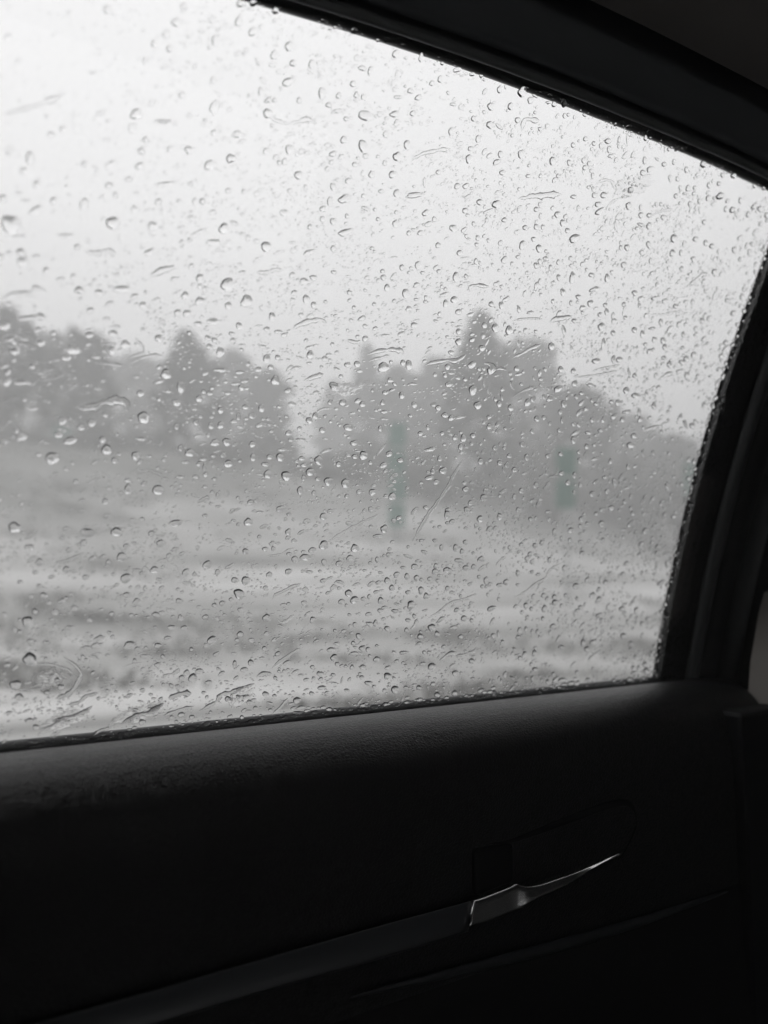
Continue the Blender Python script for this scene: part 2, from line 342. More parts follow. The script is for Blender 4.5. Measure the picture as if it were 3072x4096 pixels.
# the pane, slid into its channels
path = resample(TOP, 60)
pu = [glass_uv(p) for p in path]; su = [glass_uv(p) for p in resample(SIDE, 30)]; vb = glass_uv(SILL[0])[1] - 0.04
outline = [(u, v+0.016) for u, v in pu if u < su[0][0]+0.01] + [(u+0.030, v) for u, v in su if v < pu[-1][1] + 0.01] 
outline = [q for q in outline if q[1] > vb] + [(su[-1][0]+0.030, vb), (pu[0][0], vb)]
GT = 0.0040
V = [from_uv(u, v, 0) for u, v in outline] + [from_uv(u, v, GT) for u, v in outline]; k = len(outline)
F = [tuple(range(k)), tuple(range(2*k-1, k-1, -1))] + [(i, i+k, (i+1) % k+k, (i+1) % k) for i in range(k)]
glass = mesh_obj('window_glass', V, F, 'window_glass', smooth=False); put(glass, car); glass['label'] = 'side window pane covered in rain'
# frame above the pane
def top_axes(i):
    t = (path[min(i+1, len(path)-1)]-path[max(i-1, 0)]).normalized(); B = INW.cross(t); B = B if B.dot(GV) > 0 else -B
    return B.normalized(), INW
frame = sweep('window_frame', path, top_axes, smooth_profile([(0.020, 0.0042), (0.0130, 0.0062), (0.0102, 0.0090), (0.0102, 0.0150), (0.0135, 0.0190), (0.028, 0.0225), (0.045, 0.0235), (0.058, 0.022)], 28) + [(0.0605, 0.020), (0.064, 0.018), (0.085, 0.018)], 'frame_plastic', car)
oseal = sweep('weather_seal', path, top_axes, smooth_profile([(0.012, -0.0015), (0.001, -0.0022), (0.0, -0.0060), (0.004, -0.012), (0.030, -0.012)], 14), 'rubber', car); oseal.parent = frame; oseal.matrix_parent_inverse = Matrix.Translation(-car.location)
lip = sweep('lip_seal', path, top_axes, smooth_profile([(0.0035, 0.0042), (0.0016, 0.0046), (0.0015, 0.0070), (0.0030, 0.0080), (0.0060, 0.0070), (0.0085, 0.0048), (0.016, 0.0042)], 18), 'lip_rubber', car); lip.parent = frame; lip.matrix_parent_inverse = Matrix.Translation(-car.location)
# head lining and its edge roll
def roof_axes(i): return Vector((0, 0, 1)), Vector((0, -1, 0))
lining = sweep('roof_lining', path, roof_axes, smooth_profile([(0.060, 0.022), (0.040, 0.036), (0.026, 0.050), (0.028, 0.066), (0.050, 0.10), (0.090, 0.18), (0.13, 0.36), (0.15, 0.80), (0.14, 1.15)], 26), 'cloth', car)
# channel at the end of the pane
spath = resample(SIDE, 44)
def side_axes(i):
    t = (spath[min(i+1, len(spath)-1)]-spath[max(i-1, 0)]).normalized(); B = INW.cross(t); B = B if B.x > 0 else -B
    return B.normalized(), INW
chan = sweep('window_channel', spath, side_axes, smooth_profile([(0.0, -0.004), (-0.001, -0.007), (0.006, -0.012), (0.03, -0.012), (0.045, -0.006)], 12), 'rubber', car)
for nm, prof, mt in (('lip_seal', [(0.030, 0.001), (0.024, 0.0055), (0.0205, 0.0085), (0.021, 0.012), (0.026, 0.0145), (0.034, 0.012), (0.038, 0.005)], 'side_rubber'),
                     ('channel_cover', [(0.036, 0.004), (0.040, 0.012), (0.050, 0.016), (0.062, 0.014), (0.066, 0.008)], 'black_plastic'),
                     ('door_seal', [(0.064, 0.006), (0.064, 0.018), (0.069, 0.025), (0.076, 0.024), (0.079, 0.016)], 'side_rubber')):
    o = sweep(nm, spath, side_axes, smooth_profile(prof, 14), mt, car); o.parent = chan; o.matrix_parent_inverse = Matrix.Translation(-car.location)
# pillar cover beyond the door
pil = sweep('pillar', spath, side_axes, smooth_profile([(0.078, 0.004), (0.080, 0.022), (0.088, 0.032), (0.105, 0.036), (0.122, 0.036), (0.140, 0.030)], 16), 'black_plastic', car)
XR = SIDE[-2].x
bx0 = on_y(2985, 2835, YS-0.05)
V = []; beige_l = [(3072+60, 2120), (3095, 2240), (3068, 2330), (3034, 2456), (3002, 2646), (2988, 2840)]
A = [on_y(px, py, YS-0.055) for px, py in beige_l]
V = A + [a + Vector((0.05, -0.12, 0)) for a in A]; k = len(A)
F = [(i, i+1, k+i+1, k+i) for i in range(k-1)]
o = mesh_obj('pillar_cover', V, F, 'beige_trim', smooth=False); put(o, car); o.parent = pil; o.matrix_parent_inverse = Matrix.Translation(-car.location); o['label'] = 'pale beige upper pillar cover'
led = on_y(2900, 2842, YS-0.07)
o = boxm('pillar_ledge', (led.x, YS-0.085, led.z-0.30), (led.x+0.40, YS-0.02, led.z), 'black_plastic', car, 0.004); o.parent = pil; o.matrix_parent_inverse = Matrix.Translation(-car.location)

# padded door trim
x_end = on_glass(2700, 2735).x + 0.012
xsn = list(np.linspace(-0.9, x_end, 70)); prof0 = smooth_profile([(0.0035, -0.03), (0.0036, -0.006), (0.006, -0.0020), (0.018, 0.0015), (0.040, 0.0015), (0.058, -0.007), (0.070, -0.024), (0.0745, -0.055), (0.076, -0.11), (0.076, -0.17)], 34)
NE = 22; V = []; F = []; k = len(prof0)
stations = []
for x in xsn: stations.append([Vector((x, YS - q, ZS + z)) for q, z in prof0])
for i in range(1, NE+1):                                   # rounded end: the section shrinks as it turns the corner
    th = i/NE*math.pi/2; R_ = 0.075; dx = math.sin(th)*R_; sh = (1-math.cos(th))
    stations.append([Vector((x_end+dx*(0.75+0.5*max(0, -z)/0.17), YS - q*(1-0.62*sh) , ZS + z - 0.050*sh*max(0, 1-(-z if z < 0 else 0)/0.17))) for q, z in prof0])
for s in stations: V += s
for i in range(len(stations)-1):
    for j in range(k-1): F.append((i*k+j, (i+1)*k+j, (i+1)*k+j+1, i*k+j+1))
panel = mesh_obj('door_panel', V, F, 'leather'); put(panel, car); panel['label'] = 'padded black leather top of the door trim'
# lower trim: a shallow step, arm rest and ridge
YF = YS - 0.076
def child(o, p): put(o, car); o.parent = p; o.matrix_parent_inverse = Matrix.Translation(-car.location); return o
zc = ZS-0.168
low = sweep('trim_panel', [Vector((x, 0, 0)) for x in np.linspace(-0.9, x_end+0.095, 40)], lambda i: (Vector((0, 1, 0)), Vector((0, 0, 1))),
            smooth_profile([(YF+0.002, zc+0.02), (YF-0.002, zc), (YF-0.003, zc-0.05), (YF-0.010, zc-0.10), (YF-0.022, zc-0.125), (YF-0.026, zc-0.14), (YF-0.020, zc-0.18), (YF-0.018, zc-0.45)], 40), 'lower_plastic', car)
# decor strip, bevelled
def prism(name, pix, y, thick, material, bev, parent, low=None, tilt=0.0):
    bm = bmesh.new(); vs_ = [bm.verts.new(on_y(px, py, y + (tilt if low and i < low else -tilt if low else 0))) for i, (px, py) in enumerate(pix)]; f = bm.faces.new(vs_)
    r = bmesh.ops.extrude_face_region(bm, geom=[f])
    for e in r['geom']:
        if isinstance(e, bmesh.types.BMVert): e.co.y += thick
    bmesh.ops.recalc_face_normals(bm, faces=bm.faces[:])
    bmesh.ops.bevel(bm, geom=[e for e in bm.edges], offset=bev, segments=3, affect='EDGES', profile=0.6)
    me = bpy.data.meshes.new(name); bm.to_mesh(me); bm.free()
    for p in me.polygons: p.use_smooth = True
    me.materials.append(M[material]); o = bpy.data.objects.new(name, me); C.objects.link(o); return child(o, parent)
YT = YF - 0.006
st_u = resample([on_y(a, b_, YF-0.0125) for a, b_ in [(-900, 4392), (-300, 4220), (158, 4090), (700, 3937), (1300, 3765), (1892, 3601)]], 48)
st_l = resample([on_y(a, b_, YF-0.0195) for a, b_ in [(-900, 4590), (-300, 4395), (140, 4258), (560, 4118), (1024, 3975), (1500, 3842), (1874, 3726)]], 48)
V, F = [], []
for u_, l_ in zip(st_u, st_l):
    dn = (l_-u_); nn = dn.cross(Vector((1, 0, 0))).normalized(); nn = nn if nn.y < 0 else -nn
    for t_, h_ in ((0.0, -0.012), (0.0, -0.0012), (0.02, -0.0002), (0.06, 0.0), (0.35, 0.0004), (0.65, 0.0004), (0.94, 0.0), (0.98, -0.0003), (1.0, -0.0014), (1.0, -0.018)): V.append(u_ + dn*t_ + nn*h_)
for i in range(47):
    for j in range(9): F.append((i*10+j, i*10+j+1, (i+1)*10+j+1, (i+1)*10+j))
F.append(tuple(470+j for j in range(10)))
strip = child(mesh_obj('decor_strip', V, F, 'strip_paint'), panel)
strip['label'] = 'dark satin decor strip running to the door handle'
# handle: cap, lever and cup
def spl(pts, n):
    P = [Vector(p) for p in pts]; P = [P[0]*2-P[1]] + P + [P[-1]*2-P[-2]]; out = []; m_ = len(P)-3
    for k in range(n):
        f = k/(n-1)*m_; i = min(int(f), m_-1); t = f-i; a, b_, c, d = P[i:i+4]
        out.append(0.5*((2*b_) + (c-a)*t + (2*a-5*b_+4*c-d)*t*t + (3*b_-a-3*c+d)*t**3))
    return out
upper = [(1896, 3600), (1930, 3590), (1985, 3569), (2040, 3547), (2064, 3534), (2086, 3541), (2112, 3545), (2160, 3539), (2230, 3516), (2300, 3492), (2370, 3461), (2430, 3433), (2484, 3411)]
lower = [(1874, 3712), (1915, 3704), (1980, 3682), (2030, 3663), (2060, 3650), (2088, 3636), (2118, 3616), (2180, 3582), (2245, 3551), (2310, 3515), (2372, 3474), (2431, 3442), (2487, 3420)]
U_ = spl([on_y(a, b_, YF-0.0150-0.008*max(0, i-4)/8) for i, (a, b_) in enumerate(upper)], 60); L_ = spl([on_y(a, b_, YF-0.0200-0.004*max(0, i-4)/8) for i, (a, b_) in enumerate(lower)], 60)
V, F = [], []; SEC = ((0, -0.35), (0.0, -0.06), (0.03, 0.03), (0.10, 0.07), (0.30, 0.08), (0.55, 0.07), (0.80, 0.09), (0.93, 0.07), (0.985, 0.0), (1.0, -0.10), (1.0, -0.35), (0.5, -0.42))
for i in range(60):
    u_, l_ = U_[i], L_[i]; wdt = min((u_-l_).length, 0.012); nrm = Vector((0, -1, 0.35)).normalized()
    for t_, h_ in SEC: V.append(u_.lerp(l_, t_) + nrm*(h_*wdt))
q_ = len(SEC)
for i in range(59):
    for j in range(q_): F.append((i*q_+j, i*q_+(j+1) % q_, (i+1)*q_+(j+1) % q_, (i+1)*q_+j))
F.append(tuple(range(q_-1, -1, -1))); F.append(tuple(59*q_+j for j in range(q_)))
hroot = mesh_obj('door_handle', V, F, 'chrome'); put(hroot, car); hroot['label'] = 'satin metal inside door handle'
def taper(i): k_ = max(math.sin(math.pi*(i+0.3)/40), 0.0)**0.7; return Vector((0, -k_, 0)), Vector((0, 0, max(k_, 0.02)))
cup = [(1960, 3375), (2060, 3360), (2300, 3270), (2460, 3215), (2530, 3225), (2545, 3300), (2500, 3405), (2470, 3440)]
cpts = resample([on_y(a, b_, YF-0.0005) for a, b_ in cup], 40)
o = sweep('handle_cup', cpts, taper, [(math.sin(a)*0.0004, math.cos(a)*0.003) for a in np.linspace(0, 2*math.pi, 9)[:-1]], 'black_plastic', car, close=True); child(o, hroot)
o = prism('cup_wall', [(1900, 3400), (2050, 3372), (2062, 3385), (2063, 3528), (2040, 3540), (1930, 3584), (1900, 3590)], YF-0.003, 0.02, 'black_plastic', 0.004, hroot)
# soft edge of the arm rest below the handle
rid = [(1400, 3990), (2050, 3830), (2500, 3705), (2910, 3566)]
rp = resample([on_y(a, b_, YF-0.008) for a, b_ in rid], 40)
o = sweep('armrest_edge', rp, taper, [(0.002*math.sin(a), 0.004*math.cos(a)) for a in np.linspace(0, 2*math.pi, 9)[:-1]], 'strip_paint', car, close=True); child(o, low)
# belt seal at the foot of the pane
bp_ = [Vector((x, YS+0.001, ZS)) for x in np.linspace(-0.9, XR+0.02, 80)]
o = sweep('belt_seal', bp_, lambda i: (Vector((0, 1, 0)), Vector((0, 0, 1))), [(0.0, -0.0015), (0.003, 0.0026), (0.006, 0.0032), (0.014, -0.0010), (0.022, -0.006), (0.022, -0.02), (0.0, -0.02)], 'rubber', car, close=True); child(o, panel)

# body shell that keeps the cabin dark (roof, floor, far side with its own tinted window)
ZT = TOP[5].z + 0.16; XA, XB = -1.1, 1.75; YA = -1.0
parts = [((XA, YS+0.022, 0.30), (XB, YS+0.05, ZS-0.012), 'door_skin'), ((XA, YA, 0.28), (XB, YS+0.05, 0.30), 'floor_pan'), ((XA, YA, ZT), (XB, YS-0.03, ZT+0.03), 'roof'),
         ((XA-0.02, YA, 0.30), (XA, YS+0.05, ZT), 'light_block_wall'), ((XB, YA, 0.30), (XB+0.02, YS+0.05, ZT), 'light_block_wall'),  # solid unseen ends without a windscreen, added to block light
         ((XA, YA-0.02, 0.30), (XB, YA, 0.98), 'door_card'), ((XA, YA-0.02, 1.42), (XB, YA, ZT+0.03), 'roof_rail'), ((XA, YA-0.02, 0.98), (-0.75, YA, 1.42), 'door_pillar'), ((0.80, YA-0.02, 0.98), (XB, YA, 1.42), 'door_pillar')]
for lo, hi, nm in parts: boxm(nm, lo, hi, 'body_paint' if nm in ('door_skin', 'roof') else 'black_plastic', car)
boxm('window_glass', (-0.75, YA-0.012, 0.98), (0.80, YA-0.008, 1.42), 'far_glass', car)
# roof rail outside, closing the gap between frame and roof; front and rear door posts
sweep('roof_rail', path, roof_axes, [(0.010, -0.013), (0.03, -0.022), (0.07, -0.01), (0.13, 0.06), (0.19, 0.2), (0.21, 0.8), (0.20, 1.3)], 'body_paint', car)
sweep('post_cover', spath, side_axes, [(0.0, -0.0125), (0.02, -0.016), (0.12, -0.010), (0.45, 0.02), (1.3, 0.05)], 'body_paint', car)
le = glass_uv(TOP[1])[0]-0.02
p0, p1 = from_uv(le, vb-0.05, -0.02), from_uv(le-0.07, 0.62, -0.02)
lp = [from_uv(le, vb-0.05, 0), from_uv(le-0.01, 0.2, 0), from_uv(le-0.02, 0.55, 0)]
sweep('door_post', resample(lp, 10), lambda i: (Vector((-1, 0, 0)), INW), [(0.0, 0.02), (0.0, -0.012), (1.2, -0.02), (1.2, 0.02)], 'black_plastic', car, close=True)

# ------------------------------------------------------------------ rain on the outside of the pane
# drops read off the photograph in nine squares: centre x, y, width, height (and tilt in degrees) in square units, 1659 units to 1024 px
SQ = 1024/1659; DQ = 0.00004                              # a hair's breadth off the pane
sm = lambda a, b_, x: (lambda t: t*t*(3-2*t))(min(max((x-a)/(b_-a), 0), 1))
DROPS = {(0, 0): "70 1455 125 125|235 1365 100 60 20|195 1025 55 85|885 740 80 70|858 830 55 75|1400 262 60 75|1390 695 60 95 -20|1225 972 55 55|1105 965 40 45|1360 1070 80 60 40|1495 1028 60 60|905 1075 65 40 30|988 1465 60 60 30|1452 1480 70 70|730 1445 90 80|870 1360 45 55|545 1325 55 85 -20|1265 1308 35 55|1312 1305 40 40|1240 1412 45 35|430 1525 110 25|970 1635 70 45 20|140 1640 80 50 -40|20 1285 50 50|1000 280 40 45|1080 222 50 60|1098 315 40 45|1548 140 50 65|1555 25 45 45|1640 20 50 50|1640 205 50 70 -50|1140 145 60 50|1380 130 60 40|700 65 55 60|1540 870 70 50|1390 860 45 40|1055 785 110 25|1080 1190 160 25 7|720 1065 100 40 25|1385 520 40 50|1180 615 45 45|1260 430 25 35|410 835 45 40|155 1105 45 40|500 1600 40 35|1385 1570 110 40|1480 1235 40 35|1580 1240 30 30|945 905 40 40|125 1530 90 18|1300 1495 70 20 15|1520 1445 60 25 -15|240 1195 50 50|345 1300 50 40 40|165 1300 60 20|60 1640 40 30|120 1250 45 22|650 735 45 35|330 870 45 35|700 905 60 22|885 1250 40 14|660 1275 45 22 25",
(1024, 0): "430 605 55 75|215 300 50 70 -20|120 355 50 65|210 530 85 55 25|695 950 60 95 15|715 750 105 70 -15|900 740 65 45 10|1015 735 35 40|745 460 40 70 -20|910 480 15 55|1070 375 30 65|905 350 45 55|915 1015 55 65|980 940 45 65|220 970 60 65 -20|75 735 60 60|275 1135 55 55|185 1380 65 45|65 1600 65 70|480 1305 40 65|575 1290 80 60 20|915 1255 50 55|1030 1265 130 35 8|1265 850 35 55 -15|905 1450 40 55|1280 1480 60 45 -20|580 1505 95 45 15|1380 1030 45 60|1520 690 45 50|1515 810 45 50|1195 515 40 45|1580 580 35 55|1650 690 40 50|1450 1310 45 40|1560 1325 60 60|1355 1365 40 35|1600 1120 45 40|1585 1000 35 50|1100 1380 50 40 30|1180 1590 35 40|1320 1640 40 40|1305 1205 45 38 15|1360 1205 50 32 30|885 1130 55 45 25|750 1130 40 50|600 1170 50 35 20|500 1210 45 45|530 1165 40 20|490 1050 40 30 20|185 1045 35 45|65 980 40 45|30 590 30 60|280 650 35 40|700 630 40 45|650 615 35 40|535 620 35 40|470 680 40 35|240 410 45 45|360 415 40 55|125 70 45 45|690 1125 20 50|1090 1180 20 60|350 1470 35 35|430 1420 35 40|500 1435 45 45 30|590 1400 30 30|1155 1420 30 35|1065 1510 40 35|990 1510 30 35|500 1610 35 40|345 1635 80 35 20|840 870 35 45|570 905 50 50|1140 540 35 35|120 650 30 28|220 1235 32 32|810 1240 35 28|835 1055 30 36|640 1065 35 32|790 1420 28 25|1410 770 35 38|1440 900 38 48|1480 1530 28 26|1430 1585 30 26|1610 1425 40 32|1495 1425 26 32|1410 1450 26 32",
(2048, 0): "65 595 50 80 -20|335 670 35 55|60 1000 45 60|265 1045 50 55|340 750 25 35|575 945 25 40|630 970 30 50|695 905 25 40|865 895 25 40|860 1040 30 50|1240 1065 45 50|1050 1050 25 40|985 1065 35 30|1130 1100 30 40|895 1095 50 35 25|1025 1155 25 50|1072 1160 25 35|1140 1220 30 45|1090 1220 20 40|1185 1220 25 35|1365 1135 30 35|1435 1140 40 35|1350 1270 60 45 15|1215 1305 25 40|1275 1200 25 40|755 1335 40 50|835 1345 25 40|330 1445 40 50|295 1390 40 45|185 1400 25 40|430 1350 25 40|85 1475 35 35|200 1470 30 30|360 1495 35 35|405 1545 80 50 30|70 1590 50 60|140 1550 35 30|570 1370 70 40 30|560 1325 50 35|535 1265 40 35|595 1265 50 40|890 1465 40 50|1050 1545 50 55|835 1395 35 40|890 1395 40 30|980 1410 35 35|745 1605 35 45|705 1605 25 35|1155 1325 30 45|1430 1360 45 40|1385 1355 25 40|1530 1390 30 40|1480 1300 25 40|1245 1440 30 35|1190 1550 40 35 20|1295 1595 35 35|1255 1575 30 40|1440 1620 30 45|1095 1640 25 45|1040 1640 40 45|525 1140 30 40|105 1140 35 25|185 1140 25 30|298 1140 25 30|500 1060 30 35|465 1040 30 40|370 1055 30 40|395 940 30 35|530 930 30 30|175 1610 40 55|400 1275 45 26|1570 1205 26 30|1340 1190 30 28|1650 1395 30 40",
(0, 1024): "150 40 75 80 -40|300 95 40 45|30 455 80 50|1475 185 85 90|1600 290 75 85|1295 290 60 50|1295 145 50 60|1200 255 50 50|790 215 105 50|515 220 60 50|640 237 55 45|585 352 50 35 30|925 318 45 45 -30|1480 322 45 50|1380 425 80 45|1285 440 55 35|1550 455 40 50|1210 370 55 40 35|1150 365 45 40|735 500 65 40|580 512 50 40|1030 535 50 55|265 565 60 40|480 605 95 70|725 612 50 55|812 570 65 50|95 620 65 45|1427 622 50 65|1390 545 40 35|1355 585 35 35|345 500 35 35|1075 765 65 70|1172 850 50 80|910 890 55 40|1430 740 80 28|930 1045 85 75|1145 950 60 45|1290 925 45 45|1330 760 45 30 20|405 1070 60 50|595 1083 55 50|525 1110 45 45|140 1170 75 55 20|380 1158 60 40|455 1195 90 50 10|690 1255 65 70|340 1310 100 75|880 1295 55 60|1395 1210 65 45|1470 1205 60 50|1230 1275 60 55|1170 1245 35 45|1480 1345 60 50|1025 1515 80 65|685 1590 50 40|1640 1305 40 50|1545 1040 30 50|1635 1220 45 40|1565 850 40 45|1590 980 45 35|1430 1095 45 50|1370 1100 40 50|1270 1080 40 40|1430 1000 40 45|1145 1105 35 45|665 1190 45 45|430 660 65 40|210 715 40 40|1328 1365 30 60|1333 1415 34 36|1410 1550 25 40|830 1510 50 70|915 1185 70 25|1090 875 45 30|885 782 40 25|210 990 80 25|1295 195 40 30|1360 890 45 30|250 1285 40 30|530 1585 40 25 20|1225 500 30 30|390 150 60 22 8|475 130 40 28|760 120 40 20|1240 65 40 32 20|1475 262 55 18|1500 502 35 26|45 815 60 55|150 820 110 32|70 540 55 28 20|1475 890 40 25|1205 1335 55 25|1560 1105 55 22|1460 815 32 25|1270 1430 40 28|430 1380 45 25",
(1024, 1024): "970 243 45 65|1297 137 45 70|850 205 38 50|325 280 45 60|373 318 35 45|1285 283 50 45 20|1230 308 40 50|1312 362 40 40|1390 380 45 30 20|1048 60 38 55|945 75 30 45|313 163 65 42|505 105 40 25|105 395 45 60|70 475 45 35|1025 447 50 35|1313 490 35 42|1550 467 45 60|1480 450 35 45|1640 480 50 60|1312 557 45 45|1463 597 45 40 25|825 720 75 65|990 708 45 65|952 692 35 40|655 700 42 42|592 705 40 35|350 640 45 55|70 665 50 60|140 657 35 35|95 722 40 35|15 735 45 35|125 805 50 70|505 843 55 60 35|945 902 40 45|690 960 40 40|1025 965 35 45|1180 985 38 38|1223 1032 45 38|1435 968 55 50 35|1405 870 50 70|1575 958 35 45|1650 985 40 45|838 885 40 32|882 868 45 22 25|205 873 50 30 25|235 960 60 30|35 987 40 50|345 1065 45 45 30|385 1035 38 48|430 1130 42 40|597 1110 65 45 -5|805 1118 30 45|1065 1150 38 32|1113 1110 25 40|1205 1150 30 30|1290 1175 35 40|1343 1180 40 50|1405 1165 38 35|1325 1237 30 45|1130 1253 80 28 8|155 1303 50 58|405 1325 55 60|695 1293 55 60 30|640 1300 40 35|350 1398 55 55|195 1425 65 65|78 1413 55 60|468 1462 60 55|578 1473 50 65|825 1355 55 35 25|535 1350 38 40|295 1312 45 30|310 1355 40 30|285 1520 40 55|755 1530 55 40 35|882 1558 50 50|1213 1390 55 45|1145 1395 30 40|1190 1312 30 40|1475 1567 45 50|1455 1330 35 45|1640 1295 35 30|160 1637 65 40 20|1100 1630 35 30|1245 1650 45 40|1365 1645 38 45|1240 720 35 45|1400 705 65 40 35|1250 832 50 35|1265 625 40 30|1590 320 35 50|1525 312 35 38|310 1440 30 45|1580 1340 35 35|1510 1105 30 45|1390 1600 35 35|60 1350 55 30|375 1535 30 35|400 1445 35 30|170 1255 65 22 10|820 950 30 40|830 1010 45 25|1400 545 40 30 35|685 405 55 30 20|1000 1035 30 25|605 235 35 28|608 288 28 30|635 335 28 30|765 312 26 26|895 290 28 24|1205 198 28 26|1360 130 28 28|825 140 36 40|820 98 32 26|1185 100 28 34|1080 108 28 26|1425 35 28 42|1190 375 28 28|1160 770 30 28|1225 775 26 32|1355 800 32 26|260 725 70 24 8|550 780 32 26|345 695 34 22|470 640 40 24 15|325 545 30 24|495 572 28 26|185 510 50 28 15",
(2048, 1024): "393 140 45 75|618 145 38 60|303 140 28 45|515 122 42 28|795 240 38 38|330 235 35 50|580 460 45 60|655 498 32 35|255 585 45 50|315 735 35 42|397 743 32 38|30 730 35 40|300 860 65 40 35|535 215 70 30 20|930 272 60 25 20|920 970 32 45|845 505 30 50|800 905 55 35|545 680 60 35 5|695 670 45 35|160 1055 35 40|205 1048 28 30|325 1062 25 45|520 1062 32 38|400 1193 40 48 30|485 1235 35 40|315 1283 32 32|95 1305 30 48|435 1270 28 32|437 1325 25 42|130 1137 28 35|305 1130 28 30|235 1295 40 30|405 1420 30 40|155 1485 35 42|362 1470 35 35|60 1522 32 38|15 1385 35 38|135 1585 40 25 15|40 1645 32 35|15 1560 28 38|770 1560 25 40|640 1330 28 40|600 1435 35 25|790 1165 45 35|770 1225 65 35|545 958 35 28|645 945 35 30|575 1130 38 25|495 1145 45 25|400 1090 35 30|745 1010 55 28 10|1090 745 60 22 10|985 660 35 30|990 590 30 42|865 572 28 25|1170 297 25 35|1060 325 32 32|1110 510 25 40|1020 475 26 60 -35|910 470 45 22|725 315 28 35|825 320 22 35|605 320 28 35|455 335 45 30 40|430 265 35 35|383 305 25 38|570 380 32 30|735 400 25 32|1105 595 28 25|1200 580 30 18|1490 265 28 42|1385 695 22 35|1300 968 28 45|1245 965 28 35|1270 1140 28 40|1240 1265 28 40|1180 1330 28 40|1145 1440 32 28|250 75 25 40|180 35 28 38|300 40 25 38|380 15 28 30|180 165 22 38|910 110 45 25 25|940 185 25 35|450 890 35 25|415 912 28 32|870 895 22 35|100 950 40 55 -30|515 838 60 26 -10",
(0, 2048): "790 290 65 60|432 372 50 45|818 430 75 65 20|1000 375 60 45|820 222 45 35|1040 203 55 48|1608 65 55 55|1592 255 42 42|1345 342 70 50|1548 530 65 70 30|1592 445 55 60|1140 72 95 45 5|95 100 85 70|570 135 110 55|755 130 80 60|190 230 60 45|180 715 80 80|285 543 50 45|400 578 55 35 20|258 325 55 45|555 422 45 35|825 540 60 40|885 578 55 38 20|195 955 95 90|125 1200 65 50|100 1120 80 60|1250 1075 60 60|395 1135 45 40|640 820 75 40 25|840 862 85 50 20|1372 830 70 50 35|1195 752 50 35|1115 750 60 35|1205 390 45 55 -30|980 140 40 40|1020 990 40 32|600 300 65 28 35|455 750 60 35|300 845 45 25|565 877 50 25|195 835 45 25|850 670 35 30|720 660 35 30 40|655 632 40 18 20|1330 680 45 30 20|1440 590 45 30 25|1055 935 30 30|1625 975 40 40|1520 985 25 55|1240 890 30 28|1400 920 45 25 30|1320 1170 30 22|1530 1075 40 22 30|1485 185 50 28 -15|1330 25 40 25|1180 270 45 25 30|130 455 35 28|255 480 40 28|228 390 38 25|735 405 28 28|915 395 25 22|305 1170 40 35|940 495 25 40|1410 390 35 40|1490 350 70 24 30|1580 1285 40 20 35|1490 1325 40 22 20|700 325 32 36|405 168 40 30|430 108 50 28 10|1085 815 55 22 15|60 1300 40 26|190 1350 55 30 15|1010 1415 40 22 20",
(1024, 2048): "210 130 40 48|437 30 45 52|640 235 50 58 20|610 298 55 38 15|535 332 45 32 25|210 385 50 38 30|85 405 42 35|830 110 45 58|925 38 42 28 20|745 95 30 25|1240 20 45 55|1452 45 45 45 15|1293 232 35 48|1580 30 35 50|850 443 42 40|910 405 45 35 35|978 417 35 42|1040 428 35 42|600 527 50 48|638 570 60 50 15|808 573 42 42|1005 605 55 60|1070 508 40 50|880 490 38 38|790 458 30 30|1140 750 55 50|850 755 38 35|663 803 35 38|690 883 42 42|630 850 32 30|505 945 45 50|622 1005 30 32|1140 1000 55 48|853 1062 50 48|900 1150 50 55|1025 675 25 35|975 765 28 35|1525 625 60 35 20|1620 455 35 42|1300 635 38 30 35|1165 350 30 38|1410 355 38 32|1460 305 50 40|70 685 55 50|320 295 70 45|440 215 65 60|440 325 30 50|60 240 40 30|1240 375 60 35|1200 695 60 28 30|785 310 28 42|735 550 30 35|1325 808 35 32|1215 873 28 28|1335 255 30 35|1490 445 28 60|640 730 30 35|775 720 30 50|265 1220 55 40 30|360 1175 35 25|120 1190 30 22|1060 850 35 25|985 520 35 28|480 427 40 20 15|470 522 45 20 20|130 350 28 22|1545 1175 28 45|525 985 30 28|725 890 30 35|1360 105 28 22|1190 95 30 22|1550 105 28 32|1160 185 32 28|1200 230 25 40|390 835 40 22 30|780 518 40 24 10|740 330 28 22|240 1270 40 20 25|500 1055 32 24|125 1075 26 26|365 1005 30 26 20|1090 910 26 26|1120 910 26 26|1570 790 18 50",
(2048, 2048): "243 312 30 42|90 608 32 45|275 550 35 35 30|228 562 28 30|125 628 25 30|60 212 32 28|590 185 28 38|455 268 35 35|825 278 28 32|320 175 20 40|285 162 18 30|375 180 28 28|145 912 32 40|485 890 35 40|460 845 30 50|320 875 40 28|265 740 40 35 25|90 760 25 38|165 775 22 35|130 775 20 35|245 780 20 35|40 810 32 30|100 682 28 30|200 690 25 30|65 650 25 30|170 405 35 22|150 218 35 38 40|120 45 30 30|240 50 22 28|450 45 35 38|545 12 28 30|770 850 28 28|770 885 25 22|800 940 25 30|860 985 28 38|820 1010 22 38|785 1010 22 38|900 920 20 40|650 685 25 22|730 655 25 20|880 690 25 28|935 660 20 25|965 645 25 30|230 1100 22 35|130 1080 20 40|280 1085 55 24 45|420 1040 22 35|660 1090 28 22|730 1100 28 35|185 1160 35 35|420 1110 45 28 40"}
